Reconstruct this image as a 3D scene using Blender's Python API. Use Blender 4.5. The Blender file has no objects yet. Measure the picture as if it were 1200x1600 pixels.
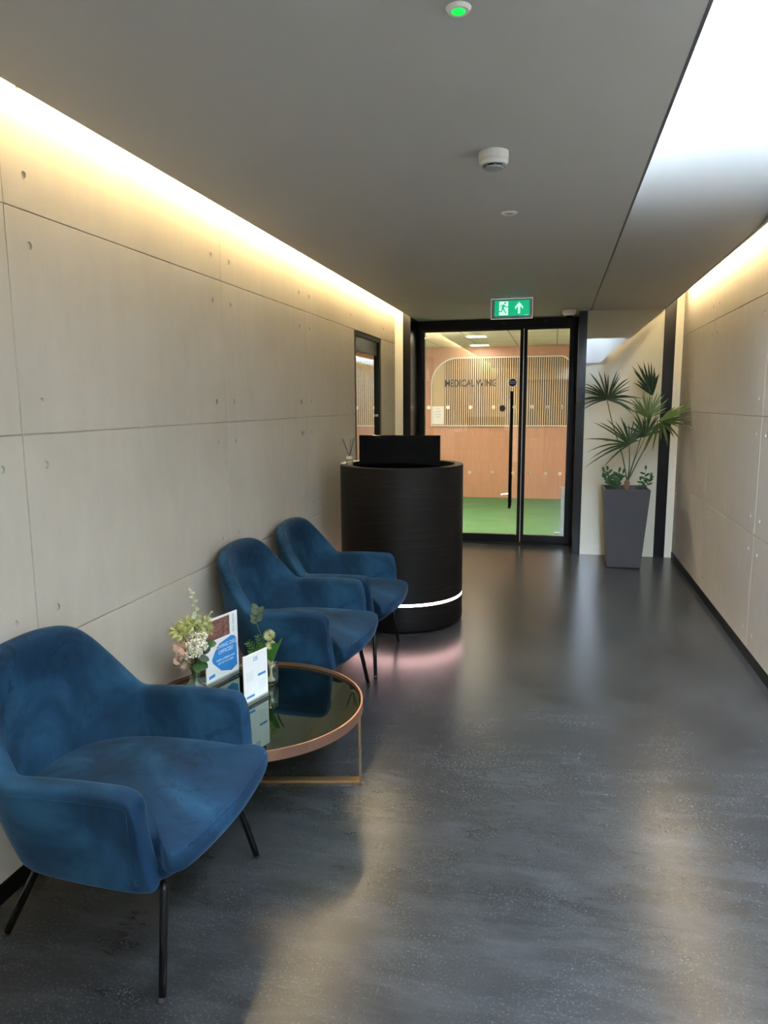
import bpy, bmesh, math, random
from math import sin, cos, pi, radians
from mathutils import Vector, Matrix, noise
C = bpy.context.scene.collection
rnd = random.Random(7)

# ------------------------------------------------------------------ camera, world, lights, exposure
W_, H_ = 1200, 1600
F_, YAW, PITCH, ROLL, CAMH = 1117.25, -0.23389, 0.15125, -0.007086, 1.55
sc = bpy.context.scene
cam = bpy.data.cameras.new('camera'); camo = bpy.data.objects.new('camera', cam); C.objects.link(camo)
cam.sensor_fit = 'VERTICAL'; cam.sensor_height = 24.0; cam.lens = 24.0 * F_ / H_
cam.clip_start = 0.02
fw = Vector((sin(YAW), cos(YAW), 0)); rt = Vector((cos(YAW), -sin(YAW), 0)); up = Vector((0, 0, 1))
f2 = fw * cos(PITCH) - up * sin(PITCH); u2 = up * cos(PITCH) + fw * sin(PITCH)
r3 = rt * cos(ROLL) + u2 * sin(ROLL); u3 = u2 * cos(ROLL) - rt * sin(ROLL)
M = Matrix((r3, u3, -f2)).transposed().to_4x4(); M.translation = Vector((0, 0, CAMH))
camo.matrix_world = M
sc.camera = camo
sc.view_settings.view_transform = 'Standard'; sc.view_settings.look = 'None'
sc.view_settings.gamma = 1; sc.view_settings.use_curve_mapping = False
sc.view_settings.exposure = 2.0
LED_L, LED_R = 25.0, 24.0        # cove strips
LED_DESK = 9.0
SKYL = 13.8                       # rooflight daylight
ROOM_FILL = 34.0                      # unseen fill panels added in the far room
world = bpy.data.worlds.new('daylight'); sc.world = world; world.use_nodes = True
world.node_tree.nodes['Background'].inputs[0].default_value = (0.72, 0.86, 1.0, 1)
world.node_tree.nodes['Background'].inputs[1].default_value = .08

# ------------------------------------------------------------------ dimensions (metres)
XL, XR = -1.652, 1.169
CL, CR, CS = -1.484, 0.993, 0.309
ZC = 2.427
D1, D2 = 7.477, 7.95
YB = -3.2

# ------------------------------------------------------------------ materials
def mat(name):
    m = bpy.data.materials.new(name); m.use_nodes = True
    nt = m.node_tree; return m, nt, nt.nodes['Principled BSDF']
def setc(b, col, rough=0.5, metal=0.0, **k):
    b.inputs['Base Color'].default_value = (*col, 1); b.inputs['Roughness'].default_value = rough
    b.inputs['Metallic'].default_value = metal
    for n, v in k.items(): b.inputs[n.replace('_', ' ')].default_value = v
def N(nt, t, **k):
    n = nt.nodes.new(t)
    for a, v in k.items(): setattr(n, a, v)
    return n
def noise_n(nt, scale, detail=4, rough=.5, vec=None, dist=0):
    n = N(nt, 'ShaderNodeTexNoise'); n.inputs['Scale'].default_value = scale
    n.inputs['Detail'].default_value = detail; n.inputs['Roughness'].default_value = rough
    n.inputs['Distortion'].default_value = dist
    if vec is not None: nt.links.new(vec, n.inputs['Vector'])
    return n
def ramp(nt, src, stops):
    r = N(nt, 'ShaderNodeValToRGB'); e = r.color_ramp.elements
    while len(e) < len(stops): e.new(0.5)
    for el, (p, c) in zip(e, stops):
        el.position = p; el.color = (*c, 1) if len(c) == 3 else c
    nt.links.new(src, r.inputs[0]); return r
def coords(nt, scale=(1, 1, 1), kind='Object'):
    tc = N(nt, 'ShaderNodeTexCoord'); mp = N(nt, 'ShaderNodeMapping')
    mp.inputs['Scale'].default_value = scale
    nt.links.new(tc.outputs[kind], mp.inputs['Vector']); return mp.outputs[0]
def bump(nt, b, src, strength=.2, dist=.01):
    bp = N(nt, 'ShaderNodeBump'); bp.inputs['Strength'].default_value = strength
    bp.inputs['Distance'].default_value = dist
    nt.links.new(src, bp.inputs['Height']); nt.links.new(bp.outputs[0], b.inputs['Normal'])
def plain(name, col, rough=.5, metal=0, var=.06, scale=30, **k):
    m, nt, b = mat(name); setc(b, col, rough, metal, **k)
    n = noise_n(nt, scale, 3, vec=coords(nt))
    lo = tuple(c * (1 - var) for c in col); hi = tuple(min(1, c * (1 + var)) for c in col)
    r = ramp(nt, n.outputs[0], [(.3, lo), (.7, hi)]); nt.links.new(r.outputs[0], b.inputs['Base Color'])
    return m
def emit(name, col, s):
    m, nt, b = mat(name); setc(b, col, .5)
    b.inputs['Emission Color'].default_value = (*col, 1); b.inputs['Emission Strength'].default_value = s
    return m
def arch_glass(name, tint, ior=1.5, gain=1.0, rough=0.0, rcol=(1, 1, 1)):
    m = bpy.data.materials.new(name); m.use_nodes = True; nt = m.node_tree
    nt.nodes.remove(nt.nodes['Principled BSDF']); out = nt.nodes['Material Output']
    tr = N(nt, 'ShaderNodeBsdfTransparent'); tr.inputs[0].default_value = (*tint, 1)
    gl = N(nt, 'ShaderNodeBsdfGlossy'); gl.inputs['Roughness'].default_value = rough
    gl.inputs['Color'].default_value = (*rcol, 1)
    fr = N(nt, 'ShaderNodeFresnel'); fr.inputs[0].default_value = ior
    # the Fresnel node inverts its IOR on back faces, so feed it a front-facing-safe value
    geo = N(nt, 'ShaderNodeNewGeometry')
    mixv = N(nt, 'ShaderNodeMapRange'); mixv.inputs['To Min'].default_value = ior; mixv.inputs['To Max'].default_value = 1 / ior
    nt.links.new(geo.outputs['Backfacing'], mixv.inputs['Value']); nt.links.new(mixv.outputs[0], fr.inputs[0])
    mu = N(nt, 'ShaderNodeMath', operation='MULTIPLY'); mu.inputs[1].default_value = gain; mu.use_clamp = True
    nt.links.new(fr.outputs[0], mu.inputs[0])
    mx = N(nt, 'ShaderNodeMixShader'); nt.links.new(mu.outputs[0], mx.inputs[0])
    nt.links.new(tr.outputs[0], mx.inputs[1]); nt.links.new(gl.outputs[0], mx.inputs[2])
    nt.links.new(mx.outputs[0], out.inputs[0]); return m

def m_concrete():
    m, nt, b = mat('cast_concrete'); setc(b, (.4, .37, .32), .62)
    v = coords(nt)
    n1 = noise_n(nt, 1.1, 5, .6, v); n2 = noise_n(nt, 14, 6, .65, coords(nt, (1, 1, .25))); n3 = noise_n(nt, 90, 4, .6, v)
    r1 = ramp(nt, n1.outputs[0], [(.3, (.445, .400, .330)), (.7, (.52, .470, .392))])
    r2 = ramp(nt, n2.outputs[0], [(.35, (.86, .86, .86)), (.65, (1.04, 1.04, 1.04))])
    mx = N(nt, 'ShaderNodeMixRGB', blend_type='MULTIPLY'); mx.inputs[0].default_value = .32
    nt.links.new(r1.outputs[0], mx.inputs[1]); nt.links.new(r2.outputs[0], mx.inputs[2])
    vo = N(nt, 'ShaderNodeTexVoronoi'); vo.inputs['Scale'].default_value = 38; nt.links.new(v, vo.inputs['Vector'])
    pv = ramp(nt, vo.outputs['Distance'], [(.03, (.62, .62, .62)), (.06, (1, 1, 1))])
    mx2 = N(nt, 'ShaderNodeMixRGB', blend_type='MULTIPLY'); mx2.inputs[0].default_value = .35
    nt.links.new(mx.outputs[0], mx2.inputs[1]); nt.links.new(pv.outputs[0], mx2.inputs[2])
    nt.links.new(mx2.outputs[0], b.inputs['Base Color'])
    bump(nt, b, n3.outputs[0], .12, .004); return m
def m_floor():
    m, nt, b = mat('polished_concrete'); setc(b, (.05, .055, .06), .25)
    v = coords(nt)
    n1 = noise_n(nt, 1.1, 6, .6, v, .3); n2 = noise_n(nt, 4.5, 5, .65, v); n3 = noise_n(nt, 130, 2, .6, v)
    n4 = noise_n(nt, 1.7, 4, .55, v, .3); n6 = noise_n(nt, 7, 6, .7, coords(nt, (.5, 1.6, 1)), .3)
    r1 = ramp(nt, n1.outputs[0], [(.3, (.0120, .0128, .0136)), (.7, (.033, .034, .034))])
    r2 = ramp(nt, n2.outputs[0], [(.34, (.08, .08, .08)), (.72, (1, 1, 1))])
    r3_ = ramp(nt, n3.outputs[0], [(.55, (0, 0, 0)), (.72, (1, 1, 1))])
    r6 = ramp(nt, n6.outputs[0], [(.45, (0, 0, 0)), (.85, (.22, .22, .22))])
    mu = N(nt, 'ShaderNodeMath', operation='MULTIPLY'); nt.links.new(r2.outputs[0], mu.inputs[0]); nt.links.new(r3_.outputs[0], mu.inputs[1])
    mu2 = N(nt, 'ShaderNodeMath', operation='MULTIPLY_ADD'); mu2.inputs[1].default_value = .50; nt.links.new(mu.outputs[0], mu2.inputs[0]); nt.links.new(r6.outputs[0], mu2.inputs[2])
    mx = N(nt, 'ShaderNodeMixRGB'); nt.links.new(mu2.outputs[0], mx.inputs[0]); nt.links.new(r1.outputs[0], mx.inputs[1]); mx.inputs[2].default_value = (.105, .112, .116, 1)
    nt.links.new(mx.outputs[0], b.inputs['Base Color'])
    rr = ramp(nt, n4.outputs[0], [(0, (.255, .255, .255)), (1, (.255, .255, .255))])
    nt.links.new(rr.outputs[0], b.inputs['Roughness'])
    b.inputs['Specular IOR Level'].default_value = .42
    return m
def m_velvet():
    m, nt, b = mat('blue_velvet'); setc(b, (.005, .03, .07), .8)
    v = coords(nt)
    n1 = noise_n(nt, 3.2, 4, .55, v, .8); n2 = noise_n(nt, 11, 5, .7, v, 1.6)
    r1 = ramp(nt, n1.outputs[0], [(.36, (.0018, .016, .041)), (.50, (.0038, .028, .064)), (.68, (.0125, .060, .122))])
    r2 = ramp(nt, n2.outputs[0], [(.38, (.42, .44, .50)), (.46, (1, 1, 1))])
    n5 = noise_n(nt, 2.1, 2, .5, v); r5 = ramp(nt, n5.outputs[0], [(.45, (0, 0, 0)), (.60, (.85, .85, .85))])
    mx = N(nt, 'ShaderNodeMixRGB', blend_type='MULTIPLY'); nt.links.new(r5.outputs[0], mx.inputs[0])
    nt.links.new(r1.outputs[0], mx.inputs[1]); nt.links.new(r2.outputs[0], mx.inputs[2])
    nt.links.new(mx.outputs[0], b.inputs['Base Color'])
    b.inputs['Sheen Weight'].default_value = .16; b.inputs['Sheen Roughness'].default_value = .35
    b.inputs['Sheen Tint'].default_value = (.35, .62, .9, 1); b.inputs['Specular IOR Level'].default_value = .2
    n3 = noise_n(nt, 7, 3, .5, v, .7); bump(nt, b, n3.outputs[0], .25, .012); return m
def m_darkwood():
    m, nt, b = mat('dark_oak_veneer'); setc(b, (.02, .016, .013), .45, Specular_IOR_Level=.22)
    v = coords(nt, (1.2, 1.2, 26))
    n = noise_n(nt, 3.2, 7, .7, v, .7)
    r = ramp(nt, n.outputs[0], [(.3, (.0035, .0028, .0026)), (.55, (.0070, .0055, .0048)), (.74, (.030, .024, .020))])
    nt.links.new(r.outputs[0], b.inputs['Base Color']); bump(nt, b, n.outputs[0], .12, .003); return m
def m_tile():
    m, nt, b = mat('terracotta_tile'); setc(b, (.55, .30, .2), .35)
    br = N(nt, 'ShaderNodeTexBrick'); br.offset = 0.0
    br.inputs['Color1'].default_value = (.60, .315, .205, 1); br.inputs['Color2'].default_value = (.55, .285, .185, 1)
    br.inputs['Mortar'].default_value = (.50, .26, .17, 1); br.inputs['Scale'].default_value = 1
    br.inputs['Mortar Size'].default_value = .003; br.inputs['Brick Width'].default_value = .03; br.inputs['Row Height'].default_value = .2
    mp = N(nt, 'ShaderNodeMapping'); tc = N(nt, 'ShaderNodeTexCoord'); mp.inputs['Rotation'].default_value = (pi / 2, 0, 0)
    nt.links.new(tc.outputs['Object'], mp.inputs[0]); nt.links.new(mp.outputs[0], br.inputs['Vector'])
    nt.links.new(br.outputs[0], b.inputs['Base Color']); bump(nt, b, br.outputs['Fac'], -.3, .002); return m
def m_wood(name, a, c):
    m, nt, b = mat(name); setc(b, a, .5)
    n = noise_n(nt, 4, 6, .6, coords(nt, (12, 12, 1)), .5)
    r = ramp(nt, n.outputs[0], [(.3, a), (.7, c)]); nt.links.new(r.outputs[0], b.inputs['Base Color']); return m
def m_leaf(name, a, c, rough=.4):
    m, nt, b = mat(name); setc(b, a, rough)
    n = noise_n(nt, 14, 3, .6, coords(nt)); r = ramp(nt, n.outputs[0], [(.3, a), (.7, c)])
    nt.links.new(r.outputs[0], b.inputs['Base Color']); return m
def m_ceiltile():
    m, nt, b = mat('grid_ceiling_tile'); setc(b, (.7, .68, .6), .8)
    br = N(nt, 'ShaderNodeTexBrick'); br.offset = 0.0
    br.inputs['Color1'].default_value = (.66, .65, .56, 1); br.inputs['Color2'].default_value = (.63, .62, .54, 1)
    br.inputs['Mortar'].default_value = (.36, .34, .29, 1); br.inputs['Scale'].default_value = 1
    br.inputs['Mortar Size'].default_value = .012; br.inputs['Brick Width'].default_value = .6; br.inputs['Row Height'].default_value = .6
    nt.links.new(coords(nt), br.inputs['Vector']); nt.links.new(br.outputs[0], b.inputs['Base Color']); return m

CONC, FLOOR, VELVET, DWOOD, TILE = m_concrete(), m_floor(), m_velvet(), m_darkwood(), m_tile()
CEIL = plain('painted_ceiling', (.47, .45, .42), .7, var=.015, scale=2)
WHITEP = plain('white_plaster', (.78, .77, .73), .6, var=.01)
CREAM = plain('cream_paint', (.66, .63, .52), .55, var=.02)
CREAMGLASS = plain('cream_back_painted_glass', (.50, .49, .40), .02, var=.02, scale=3, IOR=1.62)
BLACK = plain('black_powder_coat', (.003, .003, .0035), .4, Specular_IOR_Level=.2)
BRONZE = plain('dark_bronze_panel', (.004, .0038, .0042), .25, scale=6, Specular_IOR_Level=.3)
SKIRT = plain('black_skirting', (.003, .003, .0035), .45, Specular_IOR_Level=.2)
BLACKLEG = plain('black_leg_metal', (.0025, .0025, .003), .3, Specular_IOR_Level=.3)
COPPER = plain('copper_finish', (.42, .225, .15), .30, .85, var=.10, scale=12)
BRASS = plain('brushed_brass', (.40, .24, .11), .32, .85, var=.10, scale=12)
STEEL = plain('brushed_steel', (.55, .54, .52), .3, .9)
WHITEPL = plain('white_plastic', (.72, .71, .68), .4, var=.01)
GREYPL = plain('grey_plastic', (.28, .29, .28), .5)
GREYPL2 = plain('edge_trim_gap_shade', (.07, .07, .075), .5)
DARKPL = plain('dark_slot', (.02, .02, .02), .5)
POTM = plain('charcoal_planter', (.034, .034, .037), .5, var=.06, scale=8)
SOIL = plain('dark_soil', (.02, .015, .01), .9, var=.4, scale=60)
GREENF = plain('green_carpet', (.085, .205, .082), .8, var=.10, scale=3)
SCREEN = plain('black_glossy_screen', (.0007, .0008, .0018), .05, var=.02, IOR=1.22)
PAPER = plain('white_paper', (.80, .80, .78), .6, var=.01)
BLUEINK = plain('blue_ink', (.03, .24, .62), .5, var=.03)
GREYINK = plain('grey_ink', (.30, .33, .38), .6, var=.03)
NAVY = plain('navy_sticker', (.008, .035, .13), .3, var=.03)
GREYST = plain('grey_sticker', (.05, .048, .045), .4)
FROST = plain('frosted_vinyl', (.80, .74, .66), .6, var=.01)
_m = FROST; _nt = _m.node_tree; _b = _nt.nodes['Principled BSDF']; _t = N(_nt, 'ShaderNodeBsdfTranslucent'); _t.inputs[0].default_value = (.85, .80, .72, 1)
_x = N(_nt, 'ShaderNodeMixShader'); _x.inputs[0].default_value = .7; _nt.links.new(_b.outputs[0], _x.inputs[1]); _nt.links.new(_t.outputs[0], _x.inputs[2]); _nt.links.new(_x.outputs[0], _nt.nodes['Material Output'].inputs[0])
LETTER = plain('black_lettering', (.01, .01, .01), .4)
SLAT = m_wood('light_oak_slat', (.62, .43, .25), (.72, .53, .33))
PLY = m_wood('plain_oak_board', (.50, .38, .22), (.56, .43, .26))
FELT = plain('dark_felt_backing', (.018, .013, .010), .9)
GTILE = m_ceiltile()
DOORGLASS = arch_glass('clear_door_glass', (.93, .95, .93), 1.5, 1.7)
SIDEGLASS = arch_glass('dark_reflective_glass', (.25, .24, .2), 1.9, 2.2, rcol=(1, .98, .9))
TABLEGLASS = arch_glass('green_tinted_glass', (.20, .30, .23), 1.75, 1.5, rcol=(.85, 1, .9))
CLEARGLASS = arch_glass('clear_vase_glass', (.90, .92, .88), 1.45, 1.6)
ACRYL = arch_glass('clear_acrylic', (.86, .88, .86), 1.5, 2.5, .08)
E_WARM = emit('warm_led_diffuser', (1.0, .80, .46), LED_L)
E_WARM2 = emit('warm_led_diffuser_right', (1.0, .80, .50), LED_R)
E_PINK = emit('pinkish_white_led', (1.0, .62, .60), LED_DESK)
E_SKY = emit('frosted_rooflight', (.62, .78, 1.0), SKYL)
E_FILL = emit('unseen_fill_panel', (1.0, .86, .76), ROOM_FILL)
E_PANEL2 = emit('small_ceiling_panel_diffuser', (1.0, .88, .76), 11.0)
E_GREEN = emit('green_indicator_lens', (.004, .70, .06), .35)
E_EXIT = emit('exit_sign_green', (.0, .42, .19), .22)
E_EXITW = emit('exit_sign_white', (.62, 1.0, .85), .22)
E_EDGE = emit('exit_sign_edge_glow', (.62, .68, .72), .15)

# ------------------------------------------------------------------ mesh helpers
def obj(name, bm, m, parent=None, smooth=False, loc=None):
    me = bpy.data.meshes.new(name)
    bmesh.ops.recalc_face_normals(bm, faces=bm.faces[:])
    bm.to_mesh(me); bm.free()
    for mm in (m if isinstance(m, (list, tuple)) else [m]): me.materials.append(mm)
    if smooth:
        for p in me.polygons: p.use_smooth = True
    o = bpy.data.objects.new(name, me); C.objects.link(o)
    if loc is not None: o.location = loc
    if parent is not None: o.parent = parent
    return o
def tag(o, label, cat, group=None, kind=None):
    o['label'] = label; o['category'] = cat
    if group: o['group'] = group
    if kind: o['kind'] = kind
    return o
def thing(name, label, cat, loc=(0, 0, 0), rotz=0, group=None):
    o = bpy.data.objects.new(name, None); C.objects.link(o)
    o.empty_display_size = .05
    o.location = loc; o.rotation_euler = (0, 0, rotz); return tag(o, label, cat, group)
def struct(name, bm, m, smooth=False):
    o = obj(name, bm, m, None, smooth); o['kind'] = 'structure'; return o
def B(): return bmesh.new()
def box(bm, x0, x1, y0, y1, z0, z1, bev=0, mi=0):
    r = bmesh.ops.create_cube(bm, size=1, matrix=Matrix.Translation(((x0 + x1) / 2, (y0 + y1) / 2, (z0 + z1) / 2)) @ Matrix.Diagonal((abs(x1 - x0), abs(y1 - y0), abs(z1 - z0), 1)))
    fs = {f for v in r['verts'] for f in v.link_faces}
    for f in fs: f.material_index = mi
    if bev:
        es = {e for v in r['verts'] for e in v.link_edges}
        bmesh.ops.bevel(bm, geom=list(es), offset=bev, segments=2, affect='EDGES', profile=.5)
    return bm
def tube(bm, pts, r, n=10, cap=True):
    pts = [Vector(p) for p in pts]; rings = []
    rs = r if isinstance(r, (list, tuple)) else [r] * len(pts)
    ref = None
    for i, p in enumerate(pts):
        a = pts[max(0, i - 1)]; c = pts[min(len(pts) - 1, i + 1)]; t = (c - a).normalized()
        if ref is None: ref = t.orthogonal().normalized()
        ref = (ref - t * ref.dot(t)).normalized(); bi = t.cross(ref)
        rings.append([bm.verts.new(p + (ref * cos(2 * pi * k / n) + bi * sin(2 * pi * k / n)) * rs[i]) for k in range(n)])
    for a, c in zip(rings, rings[1:]):
        for k in range(n): bm.faces.new((a[k], a[(k + 1) % n], c[(k + 1) % n], c[k]))
    if cap:
        bm.faces.new(rings[0][::-1]); bm.faces.new(rings[-1])
    return bm
def lathe(bm, prof, n=48, cx=0, cy=0, closed=False):
    rings = []
    for r, z in prof:
        if r < 1e-6: rings.append([bm.verts.new((cx, cy, z))])
        else: rings.append([bm.verts.new((cx + r * cos(2 * pi * k / n), cy + r * sin(2 * pi * k / n), z)) for k in range(n)])
    prs = list(zip(rings, rings[1:])) + ([(rings[-1], rings[0])] if closed else [])
    for a, c in prs:
        for k in range(n):
            k2 = (k + 1) % n
            if len(a) == 1 and len(c) == 1: continue
            if len(a) == 1: bm.faces.new((a[0], c[k2], c[k]))
            elif len(c) == 1: bm.faces.new((a[k], a[k2], c[0]))
            else: bm.faces.new((a[k], a[k2], c[k2], c[k]))
    return bm
def poly(bm, pts, thick=0, mi=0):
    """prism from a closed outline of 3D points, thickened by a vector"""
    vs = [bm.verts.new(p) for p in pts]; f = bm.faces.new(vs); f.material_index = mi
    if thick:
        ws = [bm.verts.new(Vector(p) + Vector(thick)) for p in pts]
        bm.faces.new(ws[::-1])
        for i in range(len(vs)):
            j = (i + 1) % len(vs); bm.faces.new((vs[j], vs[i], ws[i], ws[j]))
    return bm
def disc(bm, c, r, ax='y', n=28, th=.001):
    c = Vector(c); pts = []
    for k in range(n):
        a = 2 * pi * k / n
        pts.append(c + (Vector((cos(a), 0, sin(a))) if ax == 'y' else Vector((cos(a), sin(a), 0))) * r)
    return poly(bm, pts, (0, -th, 0) if ax == 'y' else (0, 0, -th))
def text(name, s, size, m, parent, mtx, extrude=.0006, spacing=1.0, align='CENTER', bold=0):
    cu = bpy.data.curves.new(name, 'FONT'); cu.body = s; cu.size = size; cu.extrude = extrude
    cu.align_x = align; cu.align_y = 'CENTER'; cu.space_character = spacing; cu.resolution_u = 3; cu.offset = bold
    t = bpy.data.objects.new(name, cu); C.objects.link(t)
    bpy.context.view_layer.update()
    me = bpy.data.meshes.new_from_object(t.evaluated_get(bpy.context.evaluated_depsgraph_get()))
    bpy.data.objects.remove(t); bpy.data.curves.remove(cu)
    me.name = name; me.materials.clear(); me.materials.append(m)
    me.transform(mtx)
    o = bpy.data.objects.new(name, me); C.objects.link(o)
    if parent is not None: o.parent = parent
    return o
RX = Matrix.Rotation(pi / 2, 4, 'X')     # text lying in XY -> facing -Y
def join(bm, me, mtx=Matrix()):
    b2 = B(); b2.from_mesh(me); b2.transform(mtx); t = bpy.data.meshes.new('t'); b2.to_mesh(t); b2.free(); bm.from_mesh(t); bpy.data.meshes.remove(t)
def spline(pts, n):
    """Catmull-Rom through tuples"""
    P = [Vector(p) for p in pts]; P = [2 * P[0] - P[1]] + P + [2 * P[-1] - P[-2]]; out = []
    for i in range(1, len(P) - 2):
        for k in range(n):
            t = k / n
            out.append(.5 * ((2 * P[i]) + (-P[i - 1] + P[i + 1]) * t + (2 * P[i - 1] - 5 * P[i] + 4 * P[i + 1] - P[i + 2]) * t * t + (-P[i - 1] + 3 * P[i] - 3 * P[i + 1] + P[i + 2]) * t ** 3))
    out.append(P[-2]); return out

# ------------------------------------------------------------------ room shell
bm = B(); box(bm, XL - .15, XR + .15, YB, D2 + .05, -.12, 0); struct('floor', bm, FLOOR)

def concrete_wall(name, x, sgn, cols, rows, holes, skip=()):
    """wall surface in plane x; sgn = direction the surface faces. Panels with open joints and tie holes."""
    bm = B(); dp = .007; g = .0014
    def P(y, z, d=0): return (x - sgn * d, y, z)
    def quad(a, b, c, d): bm.faces.new([bm.verts.new(p) for p in (a, b, c, d)])
    R = .0130; S = .022
    for (y0, y1) in cols:
        for (z0, z1) in rows:
            if (y0, z0) in skip: continue
            ch = .0022; a0, a1, b0, b1 = y0 + g + ch, y1 - g - ch, z0 + g + ch, z1 - g - ch
            hs = [(hy, hz) for hy, hz in holes if a0 + S < hy < a1 - S and b0 + S < hz < b1 - S]
            ys = sorted({a0, a1} | {h[0] - S for h in hs} | {h[0] + S for h in hs})
            zs = sorted({b0, b1} | {h[1] - S for h in hs} | {h[1] + S for h in hs})
            for i in range(len(ys) - 1):
                for j in range(len(zs) - 1):
                    cy, cz = (ys[i] + ys[i + 1]) / 2, (zs[j] + zs[j + 1]) / 2
                    h = [q for q in hs if abs(q[0] - cy) < 1e-4 and abs(q[1] - cz) < 1e-4]
                    if not h:
                        quad(P(ys[i], zs[j]), P(ys[i + 1], zs[j]), P(ys[i + 1], zs[j + 1]), P(ys[i], zs[j + 1])); continue
                    n = 16; hy, hz = h[0]
                    o_, r_, b_ = [], [], []
                    for k in range(n):
                        a = 2 * pi * (k + .5) / n * 1.0; c_, s_ = cos(a), sin(a)
                        a = 2 * pi * k / n; c_, s_ = cos(a), sin(a); mm = max(abs(c_), abs(s_))
                        o_.append(bm.verts.new(P(hy + S * c_ / mm, hz + S * s_ / mm)))
                        r_.append(bm.verts.new(P(hy + R * c_, hz + R * s_)))
                        b_.append(bm.verts.new(P(hy + R * .82 * c_, hz + R * .82 * s_, .011)))
                    for k in range(n):
                        l = (k + 1) % n
                        bm.faces.new((o_[k], o_[l], r_[l], r_[k])); bm.faces.new((r_[k], r_[l], b_[l], b_[k]))
                    bm.faces.new(b_)
            fr = [(a0, b0), (a1, b0), (a1, b1), (a0, b1)]; ot = [(a0 - ch, b0 - ch), (a1 + ch, b0 - ch), (a1 + ch, b1 + ch), (a0 - ch, b1 + ch)]
            for k in range(4):
                l = (k + 1) % 4
                quad(P(*fr[k]), P(*fr[l]), P(*ot[l], .0022), P(*ot[k], .0022)); quad(P(*ot[k], .0022), P(*ot[l], .0022), P(*ot[l], dp), P(*ot[k], dp))
            # joint bed behind the gaps
            quad(P(y0, z0, dp), P(y1, z0, dp), P(y1, z1, dp), P(y0, z1, dp))
    if name == 'wall_left':                      # solid body behind the panels
        box(bm, x - .15, x - .0145, YB, 5.905, .0, 2.95); box(bm, x - .15, x - .0145, 6.86, D1 + .02, 0, 2.95)
        box(bm, x - .15, x - .0145, 5.905, 6.86, 2.158, 2.95)
    else:
        box(bm, x + .0145, x + .15, YB, D1 + .02, 0, 2.95)
    return struct(name, bm, CONC)
Z = [.062, .757, 1.457, 2.160, 2.90]
rows = list(zip(Z, Z[1:]))
HZ = [.17, .66, .862, 1.354, 1.562, 2.055, 2.268, 2.515]
cl = [YB, -1.80, -.56, .72, 1.965, 3.435, 4.675, 5.905]
colsL = list(zip(cl, cl[1:])) + [(5.905, 6.86), (6.86, D1)]
hl = [(y + d, z) for y in cl[1:-1] for d in (-.1, .1) for z in HZ] + [(5.805, z) for z in HZ] + [(6.975, z) for z in HZ] + [(7.37, z) for z in HZ]
lw = concrete_wall('wall_left', XL, 1, colsL, rows, hl, skip={(5.905, z) for z in Z[:3]})
cr = [YB, -1.26, .2, 1.66, 3.12, 4.573, 6.033, 7.29, D1]
hr = [(y + d, z) for y in cr[1:-1] for d in (-.1, .1) for z in HZ]
concrete_wall('wall_right', XR, -1, list(zip(cr, cr[1:])), rows, hr)

bm = B(); box(bm, XL - .01, XL + .003, YB, 5.90, 0, .060); box(bm, XL - .01, XL + .003, 6.865, D1 - .002, 0, .060)
struct('baseboard_left', bm, SKIRT)
bm = B(); box(bm, XR - .004, XR + .01, YB, D1 - .002, 0, .060); struct('baseboard_right', bm, SKIRT)

# ceilings
bm = B(); box(bm, CL, CS - .003, YB, D2, ZC, ZC + .035); struct('ceiling', bm, CEIL)
# the right strip: flat towards the far end, sweeping up into a rooflight nearer the camera
bm = B(); prof = []
Y0, Rr = 4.25, 1.12
for k in range(29):
    a = radians(78) * k / 28
    prof.append((Y0 - Rr * sin(a), ZC + Rr * (1 - cos(a))))
prof = [(D1 - .001, ZC)] + prof
top = prof[-1]
xa, xb = CS + .009, CR - .004
vs = [(bm.verts.new((xa, y, z)), bm.verts.new((xb, y, z))) for y, z in prof]
for (a, b_), (c, d) in zip(vs, vs[1:]): bm.faces.new((a, b_, d, c))
strip = obj('ceiling_strip', bm, CEIL, None, True); strip['kind'] = 'structure'; strip.name = 'ceiling_2'
bm = B()   # unseen lid added over flat part against light leaks, shaft cheeks and near end
box(bm, CS - .03, CR + .011, Y0 - .12, D1, ZC + .037, ZC + .05)
hz_ = top[1] + .05
box(bm, CS - .03, CS - .003, YB, Y0, ZC + .036, hz_); box(bm, CR, CR + .012, YB, Y0 + .01, ZC + .031, hz_)
box(bm, CS - .03, CR + .012, YB, YB + .03, ZC + .036, hz_)
struct('wall_shaft', bm, WHITEP)
bm = B(); box(bm, CS, CR, YB + .04, top[0] + .02, top[1] + .005, top[1] + .03); struct('window_3', bm, E_SKY)
bm = B(); box(bm, CS - .003, CS + .0085, YB + .001, D1, ZC + .003, ZC + .0355); struct('trim_10', bm, GREYPL2)  # dark edge bar; its colour stands in for shade in the ceiling gap
bm = B(); box(bm, CR - .004, CR + .012, Y0 - 1.1, D1 - .001, ZC - .002, ZC + .030); struct('trim_11', bm, GREYPL)
bm = B()   # slot housings above both coves
box(bm, XL, CL + .02, YB, D1, 2.90, 2.93); box(bm, CL + .003, CL + .02, YB, D1, ZC + .036, 2.90)
box(bm, CR + .013, XR, YB, D1, 2.90, 2.93); box(bm, CR + .0125, CR + .03, YB, D1, ZC + .05, 2.90)
struct('trim_1', bm, CREAM)

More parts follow.
